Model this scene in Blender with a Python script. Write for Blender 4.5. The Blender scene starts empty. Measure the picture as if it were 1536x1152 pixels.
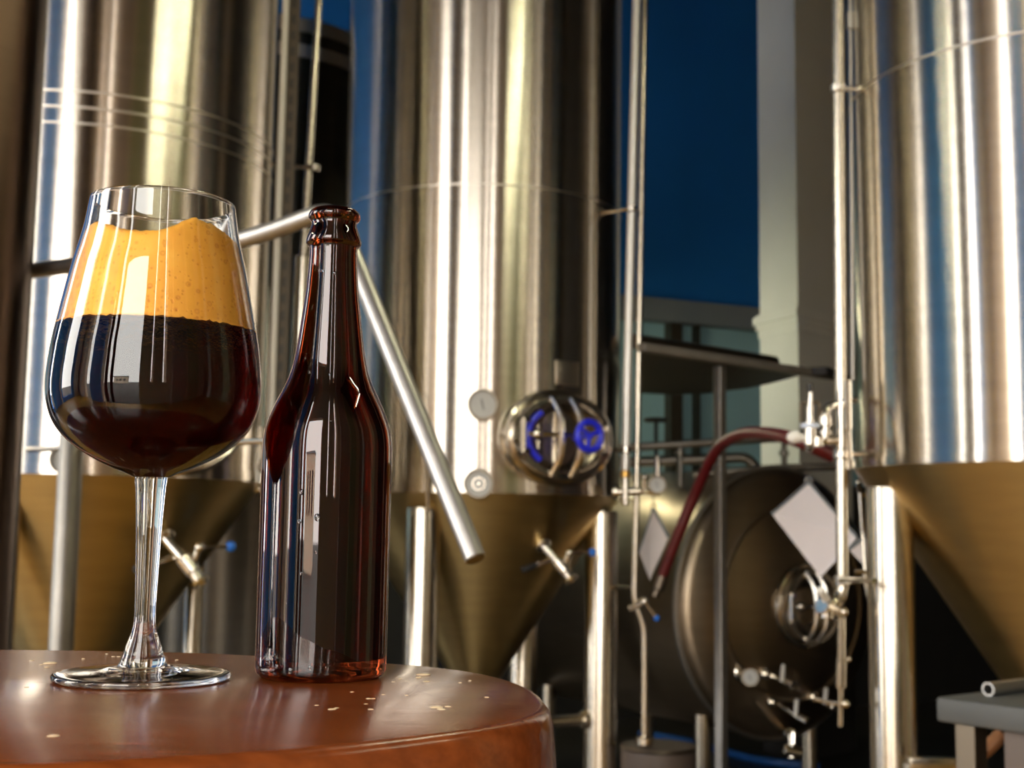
import bpy, bmesh, math, random
from mathutils import Vector, Matrix, noise
random.seed(7)
C = bpy.context.scene
COL = C.collection
PI = math.pi
R_ = math.radians

# ------------------------------------------------------------------ camera
F = 1900.0                       # focal length in pixels of the 1536 px wide frame
EYE = 1.15
cam_d = bpy.data.cameras.new('camera')
cam = bpy.data.objects.new('camera', cam_d)
COL.objects.link(cam)
cam_d.sensor_width = 36.0
cam_d.lens = 36.0 * F / 1536.0
cam_d.clip_start = 0.02
cam_d.dof.use_dof = True
cam_d.dof.focus_distance = 0.60
cam_d.dof.aperture_fstop = 17.0
CM = Matrix.Rotation(R_(96.4), 3, 'X') @ Matrix.Rotation(R_(0.8), 3, 'Z')
cam.matrix_world = Matrix.Translation((0, 0, EYE)) @ CM.to_4x4()
C.camera = cam


def ray(px, py):
    return CM @ Vector(((px - 768) / F, -(py - 576) / F, -1.0))


def at(px, py, Y):
    d = ray(px, py)
    return Vector((0, 0, EYE)) + d * (Y / d.y)


def onz(px, py, z):
    d = ray(px, py)
    return Vector((0, 0, EYE)) + d * ((z - EYE) / d.z)


def depth(p):
    return -(CM.transposed() @ (Vector(p) - Vector((0, 0, EYE)))).z


# ------------------------------------------------------------------ world, light, exposure
w = bpy.data.worlds.new('overcast_sky')
C.world = w
w.use_nodes = True
wn = w.node_tree.nodes
wn['Background'].inputs[0].default_value = (1.0, 0.96, 0.90, 1)
wn['Background'].inputs[1].default_value = 13.0
C.view_settings.view_transform = 'Standard'
C.view_settings.look = 'None'
C.view_settings.gamma = 1.0
C.view_settings.use_curve_mapping = False
C.view_settings.exposure = 0.0
C.cycles.max_bounces = 20
C.cycles.transmission_bounces = 18
C.cycles.glossy_bounces = 8
C.cycles.diffuse_bounces = 4
C.cycles.transparent_max_bounces = 16
C.cycles.sample_clamp_indirect = 6.0
C.cycles.blur_glossy = 0.3


def portal(name, loc, rot, sx, sy):
    l = bpy.data.lights.new(name, 'AREA')
    l.shape = 'RECTANGLE'
    l.size = sx
    l.size_y = sy
    l.cycles.is_portal = True
    o = bpy.data.objects.new(name, l)
    o.location = loc
    o.rotation_euler = rot
    COL.objects.link(o)


# openings in the walls out of view: (a0, a1, z0, z1)
YF = -1.6                        # wall behind the camera
XL = -6.0                        # wall on the left
XR = 5.0
ZC = 6.0
FRONT_OPEN = [(-4.2, -3.2, 0.0, 4.6), (-2.1, -1.85, 0.0, 3.0), (-1.85, -1.5, 0.0, 4.8), (-1.5, -0.2, 0.0, 3.0), (0.24, 0.34, 1.2, 4.6), (0.74, 0.92, 1.2, 4.6)]
LEFT_OPEN = [(-0.4, 1.2, 0.3, 5.0), (3.95, 4.6, 0.3, 5.0)]
for i, (a, b, z0, z1) in enumerate(FRONT_OPEN):
    portal('door_portal', ((a + b) / 2, YF, (z0 + z1) / 2), (R_(90), 0, 0), b - a, z1 - z0)
for i, (a, b, z0, z1) in enumerate(LEFT_OPEN):
    portal('window_portal', (XL, (a + b) / 2, (z0 + z1) / 2), (0, R_(-90), 0), z1 - z0, b - a)


# ------------------------------------------------------------------ materials
def new_mat(name):
    m = bpy.data.materials.new(name)
    m.use_nodes = True
    nt = m.node_tree
    return m, nt, nt.nodes['Principled BSDF']


def setp(b, **k):
    names = dict(color='Base Color', metal='Metallic', rough='Roughness', ior='IOR', trans='Transmission Weight',
                 aniso='Anisotropic', anrot='Anisotropic Rotation', coat='Coat Weight', coatr='Coat Roughness',
                 spec='Specular IOR Level', sss='Subsurface Weight', alpha='Alpha')
    for n, v in k.items():
        if n == 'color' and len(v) == 3:
            v = (*v, 1)
        b.inputs[names[n]].default_value = v


def noise_tex(nt, scale, detail=3, vec=None, stretch=None, rough=0.5):
    t = nt.nodes.new('ShaderNodeTexNoise')
    t.inputs['Scale'].default_value = scale
    t.inputs['Detail'].default_value = detail
    t.inputs['Roughness'].default_value = rough
    tc = nt.nodes.new('ShaderNodeTexCoord')
    mp = nt.nodes.new('ShaderNodeMapping')
    nt.links.new(tc.outputs['Object'], mp.inputs[0])
    if stretch:
        mp.inputs['Scale'].default_value = stretch
    nt.links.new(mp.outputs[0], t.inputs['Vector'])
    return t


def ramp(nt, src, stops):
    r = nt.nodes.new('ShaderNodeValToRGB')
    el = r.color_ramp.elements
    while len(el) < len(stops):
        el.new(0.5)
    for e, (p, c) in zip(el, stops):
        e.position = p
        e.color = (*c, 1) if len(c) == 3 else c
    nt.links.new(src, r.inputs[0])
    return r


def bump(nt, b, src, strength, dist=0.01):
    bp = nt.nodes.new('ShaderNodeBump')
    bp.inputs['Strength'].default_value = strength
    bp.inputs['Distance'].default_value = dist
    nt.links.new(src, bp.inputs['Height'])
    nt.links.new(bp.outputs[0], b.inputs['Normal'])
    return bp


def simple(name, color, rough=0.5, metal=0.0, var=0.12, scale=8.0, stretch=None, bmp=0.0, **k):
    m, nt, b = new_mat(name)
    setp(b, color=color, rough=rough, metal=metal, **k)
    t = noise_tex(nt, scale, 4, stretch=stretch)
    lo = tuple(c * (1 - var) for c in color)
    hi = tuple(min(1, c * (1 + var)) for c in color)
    r = ramp(nt, t.outputs['Fac'], [(0.3, lo), (0.7, hi)])
    nt.links.new(r.outputs[0], b.inputs['Base Color'])
    if bmp:
        bump(nt, b, t.outputs['Fac'], bmp)
    return m


def brushed(name, color, rough, aniso, anrot=0.0, bmp=0.02, var=0.06):
    m, nt, b = new_mat(name)
    setp(b, color=color, rough=rough, metal=1.0, aniso=aniso, anrot=anrot)
    tg = nt.nodes.new('ShaderNodeTangent')
    tg.direction_type = 'RADIAL'
    tg.axis = 'Z'
    nt.links.new(tg.outputs[0], b.inputs['Tangent'])
    t = noise_tex(nt, 6.0, 4, stretch=(1, 1, 6.0))
    r = ramp(nt, t.outputs['Fac'], [(0.3, tuple(c * (1 - var) for c in color)), (0.7, tuple(min(1, c * (1 + var)) for c in color))])
    nt.links.new(r.outputs[0], b.inputs['Base Color'])
    t2 = noise_tex(nt, 1.4, 2, stretch=(1, 1, 0.25))
    bump(nt, b, t2.outputs['Fac'], bmp, 0.05)
    return m


STEEL = (0.66, 0.605, 0.52)
M = {}
M['tank'] = brushed('brushed_tank_steel', STEEL, 0.225, 1.0, 0.25, 0.03)
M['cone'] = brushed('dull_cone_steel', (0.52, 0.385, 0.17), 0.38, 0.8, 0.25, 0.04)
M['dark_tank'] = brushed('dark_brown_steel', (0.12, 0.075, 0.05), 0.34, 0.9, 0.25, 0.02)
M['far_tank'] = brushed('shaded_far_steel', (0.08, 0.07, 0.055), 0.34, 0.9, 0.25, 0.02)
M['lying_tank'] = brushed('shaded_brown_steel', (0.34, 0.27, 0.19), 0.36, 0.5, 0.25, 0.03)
M['door_steel'] = simple('dark_door_steel', (0.30, 0.26, 0.22), 0.25, 1.0, 0.08)
M['bezel'] = simple('dark_bezel_steel', (0.20, 0.17, 0.13), 0.35, 1.0, 0.08)
M['weld'] = simple('weld_steel', (0.60, 0.54, 0.45), 0.3, 1.0, 0.05)
M['pipe'] = simple('pipe_steel', (0.62, 0.56, 0.46), 0.22, 1.0, 0.06, 30)
M['palepipe'] = simple('pale_satin_steel', (0.85, 0.83, 0.78), 0.4, 0.6, 0.04, 30)
M['pipe_dull'] = simple('satin_pipe_steel', (0.48, 0.46, 0.43), 0.42, 1.0, 0.08, 40)
M['dark_steel'] = simple('dark_steel', (0.16, 0.13, 0.10), 0.4, 1.0, 0.1)
M['fit'] = simple('polished_fitting_steel', (0.70, 0.65, 0.57), 0.16, 1.0, 0.05, 30)
M['black'] = simple('black_rubber', (0.02, 0.02, 0.02), 0.5)
M['blueplastic'] = simple('blue_plastic', (0.02, 0.03, 0.75), 0.3)
M['bluetip'] = simple('light_blue_plastic', (0.02, 0.16, 0.65), 0.35)
M['dial'] = simple('gauge_dial_face', (0.40, 0.40, 0.37), 0.4, 0, 0.04)
M['paper'] = simple('white_paper_in_sleeve', (0.93, 0.86, 0.85), 0.35, 0, 0.03, 5, coat=0.3)
M['white_tube'] = simple('white_plastic_tube', (0.78, 0.76, 0.70), 0.35, 0, 0.04)
M['ruler'] = simple('tan_level_ruler', (0.10, 0.078, 0.05), 0.6, 0, 0.1, 12)
M['redhose'] = simple('dark_red_hose', (0.095, 0.004, 0.005), 0.4, 0, 0.15, 30)
M['bluehose'] = simple('blue_hose', (0.01, 0.07, 0.25), 0.4)
M['blue_wall'] = simple('blue_wall_paint', (0.006, 0.17, 0.56), 0.75, 0, 0.06, 1.5, bmp=0.03)
M['teal_wall'] = simple('pale_blue_wall_paint', (0.34, 0.56, 0.64), 0.7, 0, 0.06, 1.5)
M['cream'] = simple('cream_plaster', (0.82, 0.82, 0.77), 0.7, 0, 0.05, 2.0, bmp=0.05)
M['greytrim'] = simple('grey_trim_paint', (0.22, 0.24, 0.26), 0.6, 0, 0.06, 3)
M['tan_wall'] = simple('tan_plaster', (0.84, 0.68, 0.52), 0.8, 0, 0.06, 1.5)
M['mauve'] = simple('mauve_plaster', (0.52, 0.42, 0.37), 0.8, 0, 0.06, 1.5)
M['brown_wall'] = simple('brown_plaster', (0.30, 0.19, 0.12), 0.8, 0, 0.06, 1.5)
M['green_paint'] = simple('pale_green_paint', (0.50, 0.52, 0.32), 0.7, 0, 0.05, 2)
M['light_blue_wall'] = simple('light_blue_wall_paint', (0.03, 0.33, 0.95), 0.7, 0, 0.05, 1.5)
M['shadeblack'] = simple('shade_black_wall', (0.018, 0.016, 0.015), 0.7)  # black standing in for shade on lower and unseen walls
M['darkfloor'] = simple('dark_shade_floor', (0.03, 0.025, 0.02), 0.4)
M['ceil'] = simple('dark_ceiling', (0.06, 0.05, 0.04), 0.8)
M['floor'] = simple('ochre_floor', (0.43, 0.235, 0.04), 0.45, 0, 0.2, 1.2)
M['ground'] = simple('asphalt_yard', (0.055, 0.05, 0.046), 0.8, 0, 0.1, 0.8)
M['edgegrey'] = simple('grey_edge_paint', (0.20, 0.18, 0.15), 0.5)
M['deck'] = simple('black_deck', (0.03, 0.028, 0.026), 0.6)
M['railsteel'] = simple('dark_railing_steel', (0.25, 0.23, 0.20), 0.4, 1.0)
M['greysteel'] = simple('grey_worktop_steel', (0.07, 0.073, 0.07), 0.55, 0.1, 0.1, 12)
M['orangewood'] = simple('orange_brown_wood', (0.30, 0.13, 0.05), 0.5, 0, 0.15, 20)
M['bindark'] = simple('brown_plastic_bin', (0.09, 0.065, 0.05), 0.5)


def glass_mat():
    m, nt, b = new_mat('clear_glass')
    setp(b, color=(1, 1, 1), rough=0.0, trans=1.0, ior=1.5)
    t = noise_tex(nt, 3, 1)
    r = ramp(nt, t.outputs['Fac'], [(0, (0.985, 0.985, 0.975)), (1, (1, 1, 0.995))])
    nt.links.new(r.outputs[0], b.inputs['Base Color'])
    return m


M['glass'] = glass_mat()


def amber_mat():
    m, nt, b = new_mat('amber_bottle_glass')
    setp(b, rough=0.01, trans=1.0, ior=1.53)
    t = noise_tex(nt, 20, 2)
    r = ramp(nt, t.outputs['Fac'], [(0.3, (0.12, 0.016, 0.004)), (0.7, (0.16, 0.024, 0.006))])
    nt.links.new(r.outputs[0], b.inputs['Base Color'])
    return m


M['amber'] = amber_mat()


def beer_mat():
    m, nt, b = new_mat('dark_stout')
    nt.nodes.remove(b)
    g = nt.nodes.new('ShaderNodeBsdfGlass')
    g.inputs['IOR'].default_value = 0.893            # stout against glass
    g.inputs['Roughness'].default_value = 0.0
    out = nt.nodes['Material Output']
    nt.links.new(g.outputs[0], out.inputs['Surface'])
    v = nt.nodes.new('ShaderNodeVolumeAbsorption')
    v.inputs['Color'].default_value = (0.80, 0.47, 0.05, 1)
    v.inputs['Density'].default_value = 245
    nt.links.new(v.outputs[0], out.inputs['Volume'])
    t = noise_tex(nt, 140, 4, rough=0.65)
    bp = nt.nodes.new('ShaderNodeBump')
    bp.inputs['Strength'].default_value = 0.9
    bp.inputs['Distance'].default_value = 0.008
    nt.links.new(t.outputs['Fac'], bp.inputs['Height'])
    nt.links.new(bp.outputs[0], g.inputs['Normal'])
    return m


M['beer'] = beer_mat()


def foam_mat():
    m, nt, b = new_mat('tan_beer_foam')
    setp(b, rough=0.7)
    tc = nt.nodes.new('ShaderNodeTexCoord')
    t = noise_tex(nt, 70, 4)
    r = ramp(nt, t.outputs['Fac'], [(0.3, (0.78, 0.345, 0.026)), (0.6, (0.88, 0.42, 0.040)), (0.75, (0.90, 0.48, 0.06))])
    col = r.outputs[0]
    hgt = None
    for scale, keep, lo, hi in ((260, 0.80, 0.22, 0.42), (520, 0.6, 0.15, 0.40)):
        v = nt.nodes.new('ShaderNodeTexVoronoi')
        v.inputs['Scale'].default_value = scale
        nt.links.new(tc.outputs['Object'], v.inputs['Vector'])
        ring = ramp(nt, v.outputs['Distance'], [(0.0, (0.35,) * 3), (lo * 0.8, (0.45,) * 3), (lo, (1,) * 3), (hi, (0,) * 3)])
        sep = nt.nodes.new('ShaderNodeSeparateColor')
        nt.links.new(v.outputs['Color'], sep.inputs[0])
        gt = nt.nodes.new('ShaderNodeMath')
        gt.operation = 'GREATER_THAN'
        gt.inputs[1].default_value = keep
        nt.links.new(sep.outputs[0], gt.inputs[0])
        mu = nt.nodes.new('ShaderNodeMath')
        mu.operation = 'MULTIPLY'
        nt.links.new(ring.outputs[0], mu.inputs[0])
        nt.links.new(gt.outputs[0], mu.inputs[1])
        mx = nt.nodes.new('ShaderNodeMix')
        mx.data_type = 'RGBA'
        mx.blend_type = 'MULTIPLY'
        nt.links.new(mu.outputs[0], mx.inputs[0])
        nt.links.new(col, mx.inputs[6])
        mx.inputs[7].default_value = (0.80, 0.66, 0.42, 1)
        col = mx.outputs[2]
        hgt = mu
    nt.links.new(col, b.inputs['Base Color'])
    bump(nt, b, hgt.outputs[0], 0.2, -0.001)
    return m


M['foam'] = foam_mat()


def wood_mat():
    m, nt, b = new_mat('varnished_red_brown_wood')
    setp(b, rough=0.22, spec=0.4, coat=0.12, coatr=0.08)
    t = noise_tex(nt, 22, 5, stretch=(1, 9, 9))
    t2 = noise_tex(nt, 9, 4)
    r = ramp(nt, t.outputs['Fac'], [(0.25, (0.115, 0.025, 0.005)), (0.55, (0.175, 0.040, 0.008)), (0.8, (0.22, 0.055, 0.012))])
    nt.links.new(r.outputs[0], b.inputs['Base Color'])
    rr = ramp(nt, t2.outputs['Fac'], [(0.3, (0.12,) * 3), (0.7, (0.26,) * 3)])
    nt.links.new(rr.outputs[0], b.inputs['Roughness'])
    bump(nt, b, t.outputs['Fac'], 0.08, 0.002)
    return m


M['wood'] = wood_mat()

# ------------------------------------------------------------------ mesh helpers
ORG = {}


def obj(name, bm, mat, parent=None, smooth=True, angle=35):
    bmesh.ops.recalc_face_normals(bm, faces=bm.faces)
    co = [v.co for v in bm.verts]
    c = Vector([(min(p[i] for p in co) + max(p[i] for p in co)) / 2 for i in range(3)])
    if parent is None:
        c.z = min(p.z for p in co)
    for v in bm.verts:
        v.co -= c
    me = bpy.data.meshes.new(name)
    bm.to_mesh(me)
    bm.free()
    me.materials.append(mat)
    if smooth:
        for p in me.polygons:
            p.use_smooth = True
        me.set_sharp_from_angle(angle=R_(angle))
    o = bpy.data.objects.new(name, me)
    COL.objects.link(o)
    ORG[o.name] = c.copy()
    if parent is not None:
        o.parent = parent
        o.location = c - ORG[parent.name]
    else:
        o.location = c
    return o


def tag(o, label=None, cat=None, group=None, kind=None):
    if label:
        o['label'] = label
    if cat:
        o['category'] = cat
    if group:
        o['group'] = group
    if kind:
        o['kind'] = kind
    return o


def thing(name, loc, label, cat, group=None):
    o = bpy.data.objects.new(name, None)
    o.empty_display_size = 0.1
    COL.objects.link(o)
    o.location = loc
    ORG[o.name] = Vector(loc)
    return tag(o, label, cat, group)


def struct(name, bm, mat, parent=None, **k):
    o = obj(name, bm, mat, parent, **k)
    if parent is None:
        o['kind'] = 'structure'
    return o


def nb():
    return bmesh.new()


def lathe(bm, prof, seg=32, mat=Matrix.Identity(4), closed=False, sx=1.0):
    """prof: (radius, height) along local z; radius 0 collapses to a pole. closed joins last to first."""
    rings = []
    for r, z in prof:
        if r <= 1e-7:
            rings.append([bm.verts.new(mat @ Vector((0, 0, z)))])
        else:
            rings.append([bm.verts.new(mat @ Vector((r * sx * math.cos(2 * PI * i / seg), r * math.sin(2 * PI * i / seg), z))) for i in range(seg)])
    pairs = list(zip(rings, rings[1:]))
    if closed:
        pairs.append((rings[-1], rings[0]))
    for a, b in pairs:
        for i in range(seg):
            j = (i + 1) % seg
            if len(a) == 1 and len(b) == 1:
                break
            if len(a) == 1:
                bm.faces.new((a[0], b[i], b[j]))
            elif len(b) == 1:
                bm.faces.new((a[i], a[j], b[0]))
            else:
                bm.faces.new((a[i], a[j], b[j], b[i]))
    return bm


def frame_z(p, d, up=Vector((0, 0, 1))):
    """matrix at p whose z axis is d"""
    z = Vector(d).normalized()
    u = Vector(up)
    if abs(z.dot(u)) > 0.99:
        u = Vector((0, 1, 0))
    x = u.cross(z).normalized()
    y = z.cross(x)
    m = Matrix((x, y, z)).transposed().to_4x4()
    m.translation = Vector(p)
    return m


def rod(bm, a, b, r, seg=12, r2=None):
    a, b = Vector(a), Vector(b)
    L = (b - a).length
    r2 = r if r2 is None else r2
    e = min(r, r2, L) * 0.15
    return lathe(bm, [(0, 0), (r - e, 0), (r, e), (r2, L - e), (r2 - e, L), (0, L)], seg, frame_z(a, b - a))


def fillet(pts, rad, n=6):
    pts = [Vector(p) for p in pts]
    out = [pts[0]]
    for a, b, c in zip(pts, pts[1:], pts[2:]):
        u, v = (a - b), (c - b)
        d = min(rad, u.length * 0.48, v.length * 0.48)
        p, q = b + u.normalized() * d, b + v.normalized() * d
        for i in range(n + 1):
            t = i / n
            out.append(p * (1 - t) ** 2 + b * 2 * t * (1 - t) + q * t * t)
    out.append(pts[-1])
    return out


def tube(bm, pts, r, seg=12, rend=None):
    pts = [Vector(p) for p in pts]
    n = len(pts)
    tang = [(pts[min(i + 1, n - 1)] - pts[max(i - 1, 0)]).normalized() for i in range(n)]
    nrm = tang[0].orthogonal().normalized()
    rings = []
    for i in range(n):
        nrm = (nrm - tang[i] * nrm.dot(tang[i])).normalized()
        bi = tang[i].cross(nrm)
        rr = r if rend is None else r + (rend - r) * i / (n - 1)
        rings.append([bm.verts.new(pts[i] + (nrm * math.cos(2 * PI * k / seg) + bi * math.sin(2 * PI * k / seg)) * rr) for k in range(seg)])
    for a, b in zip(rings, rings[1:]):
        for k in range(seg):
            bm.faces.new((a[k], a[(k + 1) % seg], b[(k + 1) % seg], b[k]))
    bm.faces.new(rings[0][::-1])
    bm.faces.new(rings[-1])
    return bm


def smooth_path(pts, n=8):
    pts = [Vector(p) for p in pts]
    out = []
    for i in range(len(pts) - 1):
        p0, p1, p2, p3 = pts[max(i - 1, 0)], pts[i], pts[i + 1], pts[min(i + 2, len(pts) - 1)]
        for k in range(n):
            t = k / n
            out.append(0.5 * ((2 * p1) + (p2 - p0) * t + (2 * p0 - 5 * p1 + 4 * p2 - p3) * t * t + (3 * p1 - p0 - 3 * p2 + p3) * t ** 3))
    out.append(pts[-1])
    return out


def box(bm, size, mat=Matrix.Identity(4), bev=0.0):
    g = bmesh.ops.create_cube(bm, size=1.0)
    vs = g['verts']
    for v in vs:
        v.co = Vector((v.co.x * size[0], v.co.y * size[1], v.co.z * size[2]))
    if bev:
        es = list({e for v in vs for e in v.link_edges})
        r = bmesh.ops.bevel(bm, geom=es, offset=bev, segments=2, profile=0.5, affect='EDGES')
        vs = list({v for f in r['faces'] for v in f.verts} | {v for v in vs if v.is_valid})
    for v in vs:
        v.co = mat @ v.co
    return bm


def bx(bm, x0, x1, y0, y1, z0, z1, bev=0.0):
    return box(bm, (x1 - x0, y1 - y0, z1 - z0), Matrix.Translation(((x0 + x1) / 2, (y0 + y1) / 2, (z0 + z1) / 2)), bev)


def prism(bm, poly, z0, z1):
    lo = [bm.verts.new((p[0], p[1], z0)) for p in poly]
    hi = [bm.verts.new((p[0], p[1], z1)) for p in poly]
    n = len(poly)
    bm.faces.new(lo[::-1])
    bm.faces.new(hi)
    for i in range(n):
        bm.faces.new((lo[i], lo[(i + 1) % n], hi[(i + 1) % n], hi[i]))
    return bm


def torus(bm, R, r, mat, seg=32, rs=8, sx=1.0):
    return lathe(bm, [(R + r * math.cos(2 * PI * k / rs), r * math.sin(2 * PI * k / rs)) for k in range(rs)], seg, mat, closed=True, sx=sx)


def ball(bm, p, r, seg=12, flat=1.0):
    n = 8
    return lathe(bm, [(r * math.sin(PI * i / n), -r * flat * math.cos(PI * i / n)) for i in range(n + 1)], seg, Matrix.Translation(p))


# ------------------------------------------------------------------ the room
struct('floor', bx(nb(), XL, XR, YF, 3.4, -0.2, 0), M['floor'], smooth=False)
struct('floor', bx(nb(), XL, XR, 3.4, 12, -0.2, 0), M['darkfloor'], smooth=False)  # rear floor, its dark colour standing in for shade under the tanks
struct('ground', bx(nb(), -45, 40, -60, YF - 0.3, -0.3, -0.05), M['ground'], smooth=False)
struct('ground', bx(nb(), -45, XL - 0.3, YF - 0.3, 30, -0.3, -0.05), M['ground'], smooth=False)
struct('ceiling', bx(nb(), XL - 0.3, XR + 0.3, YF - 0.3, 12.3, ZC, ZC + 0.2), M['ceil'], smooth=False)


def wall_strips(axis, lo, hi, opens, zmax):
    """solid rectangles (a0,a1,z0,z1) around openings"""
    out = []
    cur = lo
    for a, b, z0, z1 in sorted(opens):
        out.append((cur, a, 0, zmax))
        if z0 > 0:
            out.append((a, b, 0, z0))
        out.append((a, b, z1, zmax))
        cur = b
    out.append((cur, hi, 0, zmax))
    return out


bm = nb()
for a, b, z0, z1 in wall_strips('x', XL - 0.3, XR + 0.3, FRONT_OPEN, ZC):
    bx(bm, a, b, YF - 0.3, YF, z0, z1)
struct('wall_front', bm, M['tan_wall'], smooth=False)
bm = nb()
for a, b, z0, z1 in wall_strips('y', YF, 12, LEFT_OPEN, ZC):
    bx(bm, XL - 0.3, XL, a, b, z0, z1)
struct('wall_left', bm, M['light_blue_wall'], smooth=False)
struct('wall_right', bx(nb(), XR, XR + 0.3, YF, 2.4, 0, ZC), M['brown_wall'], smooth=False)
struct('wall_right', bx(nb(), XR, XR + 0.3, 2.4, 12, 0, ZC), M['shadeblack'], smooth=False)  # unseen rear half blackened so the fermenters mirror dark
# coloured strips on unseen walls, added for the streaks mirrored in the fermenters
k = 0
for a, b, mm in ((-3.1, -2.1, 'light_blue_wall'), (1.2, 2.1, 'mauve'), (2.4, 3.5, 'green_paint')):
    struct('trim_streak_strip', bx(nb(), a, b, YF, YF + 0.12, 0, ZC), M[mm], smooth=False)
for a, b, mm in ((-1.4, -0.8, 'cream'), (1.4, 1.6, 'cream'), (3.6, 3.9, 'cream'), (4.7, 9.0, 'shadeblack')):
    struct('trim_streak_strip', bx(nb(), XL, XL + 0.18, a, b, 0, ZC), M[mm], smooth=False)
for a, b, mm in ((0.7, 1.5, 'green_paint'), (-1.0, -0.7, 'cream'), (4.5, 4.8, 'tan_wall')):
    struct('trim_streak_strip', bx(nb(), XR - 0.18, XR, a, b, 0, ZC), M[mm], smooth=False)
# unseen tube lamps added to light walls and fermenters, one behind the centre fermenter
def lamp_mat():
    m, nt, b = new_mat('lamp_tube_glow')
    b.inputs['Emission Color'].default_value = (0.95, 0.92, 0.62, 1)
    b.inputs['Emission Strength'].default_value = 60.0
    return m


M['glow'] = lamp_mat()
for lx, ly, lz in ((0.85, 2.3, 3.5), (2.6, 0.6, 3.8), (0.0, 6.3, 2.1), (-4.3, 1.9, 3.9)):
    root = thing('unseen_tube_lamp', (lx, ly, lz), 'unseen tube lamp added to light the walls and streak the fermenters', 'lamp', 'added unseen tube lamps')
    obj('housing', bx(nb(), lx - 0.07, lx + 0.07, ly - 0.62, ly + 0.62, lz + 0.03, lz + 0.08, 0.01), M['greytrim'], root)
    obj('tube', rod(nb(), (lx, ly - 0.6, lz), (lx, ly + 0.6, lz), 0.02, 12), M['glow'], root)
    for q in (-0.4, 0.4):
        obj('hanger', rod(nb(), (lx, ly + q, lz + 0.07), (lx, ly + q, ZC), 0.006, 6), M['railsteel'], root)
# low tan building across the yard, mirrored in the wine glass
root = thing('building', (-9.0, -26.0, -0.05), 'low tan building across the yard, seen only mirrored in the wine glass', 'building')
obj('wall', bx(nb(), -14, -6.5, -30, -26, -0.05, 3.4), M['tan_wall'], root, smooth=False)
obj('roof', bx(nb(), -14.3, -6.2, -30.3, -25.7, 3.4, 3.7), M['greytrim'], root, smooth=False)
for x_ in (-12.5, -10.5, -8.3):
    obj('window', bx(nb(), x_, x_ + 1.1, -25.98, -25.9, 1.2, 2.4), M['darkfloor'], root, smooth=False)

# far wall in view, turned a little
W0, W1 = at(968, 460, 7.9), at(1140, 475, 8.25)
wd = Vector((W1.x - W0.x, W1.y - W0.y, 0)).normalized()
wn_ = Vector((wd.y, -wd.x, 0))
WM = Matrix((wd, -wn_, Vector((0, 0, 1)))).transposed().to_4x4()
WM.translation = Vector((W0.x, W0.y, 0))
zt0 = at(1054, 457, 8.07).z
zt1 = at(1054, 490, 8.07).z


def wallbox(x0, x1, y0, y1, z0, z1):
    return box(nb(), (x1 - x0, y1 - y0, z1 - z0), WM @ Matrix.Translation(((x0 + x1) / 2, (y0 + y1) / 2, (z0 + z1) / 2)))


struct('wall_back', wallbox(-7.6, 5.4, 0, 0.2, zt0, ZC), M['blue_wall'], smooth=False)
struct('wall_back', wallbox(-7.6, 5.4, 0.02, 0.2, 1.45, zt1), M['teal_wall'], smooth=False)
struct('wall_back', wallbox(-7.6, 5.4, 0.0, 0.2, 0, 1.45), M['shadeblack'], smooth=False)  # shade behind the tanks, put in as black
struct('wall_back', wallbox(-6.7, -6.2, -0.03, 0.0, 0, ZC), M['cream'], smooth=False)  # unseen cream strip, added for a pale streak on the centre fermenter
struct('trim_1', wallbox(-7.6, 5.4, -0.08, 0.2, zt1, zt0), M['greytrim'], smooth=False)
for px0, px1 in ((994, 1016), (1046, 1050)):                       # dark uprights on the lower wall
    a = (at(px0, 640, 8.0) - WM.translation).dot(wd)
    b = (at(px1, 640, 8.0) - WM.translation).dot(wd)
    struct('trim_upright', wallbox(a, b, -0.06, 0.02, 0, zt1), M['dark_steel'], smooth=False)

# cream column with a moulding
c1, c2, c3 = at(1140, 500, 6.75), at(1197, 500, 6.45), at(1275, 500, 6.85)
c4 = c1 + (c3 - c2)


def colpoly(g):
    pts = [c1, c2, c3, c4]
    cen = sum(pts, Vector()) / 4
    return [cen + (p - cen) * g for p in pts]


cz1, cz0 = at(1197, 461, 6.45).z, at(1197, 496, 6.45).z
colm = struct('trim_column', prism(nb(), colpoly(1.0), 0.9, ZC), M['cream'], smooth=False)
struct('trim_column', prism(nb(), colpoly(1.0), 0, 0.9), M['shadeblack'], smooth=False)  # column foot blackened for the shade below the lying tank
zz = (cz1 - cz0)
bm = nb()
prism(bm, colpoly(1.16), cz1 - zz * 0.42, cz1 - zz * 0.1)
prism(bm, colpoly(1.09), cz1 - zz * 0.1, cz1)
prism(bm, colpoly(1.09), cz0 + zz * 0.35, cz1 - zz * 0.42)
prism(bm, colpoly(1.04), cz0, cz0 + zz * 0.35)
struct('moulding', bm, M['cream'], colm, smooth=False)


# ------------------------------------------------------------------ fermenters
class Tank:
    pass


def hit(T, px, py, off=0.0, far=False):
    """first point where the pixel's ray meets the tank surface, with outward normal"""
    d = ray(px, py)
    o = Vector((0, 0, EYE))
    def rad(p):
        if p.z >= T.jz:
            return T.R
        return max(0.03, T.R * (1 - (T.jz - p.z) / T.ch))
    t, step = 0.5, 0.004
    while t < 12:
        p = o + d * t
        if math.hypot(p.x - T.x, p.y - T.y) < rad(p) + off:
            break
        t += step
    p = o + d * t
    n = Vector((p.x - T.x, p.y - T.y, 0)).normalized()
    if p.z < T.jz:
        s = T.R / T.ch
        n = Vector((n.x, n.y, -s)).normalized()
    return p, n


def surf(T, px, py, upz=True):
    p, n = hit(T, px, py)
    return frame_z(p, n)


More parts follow.
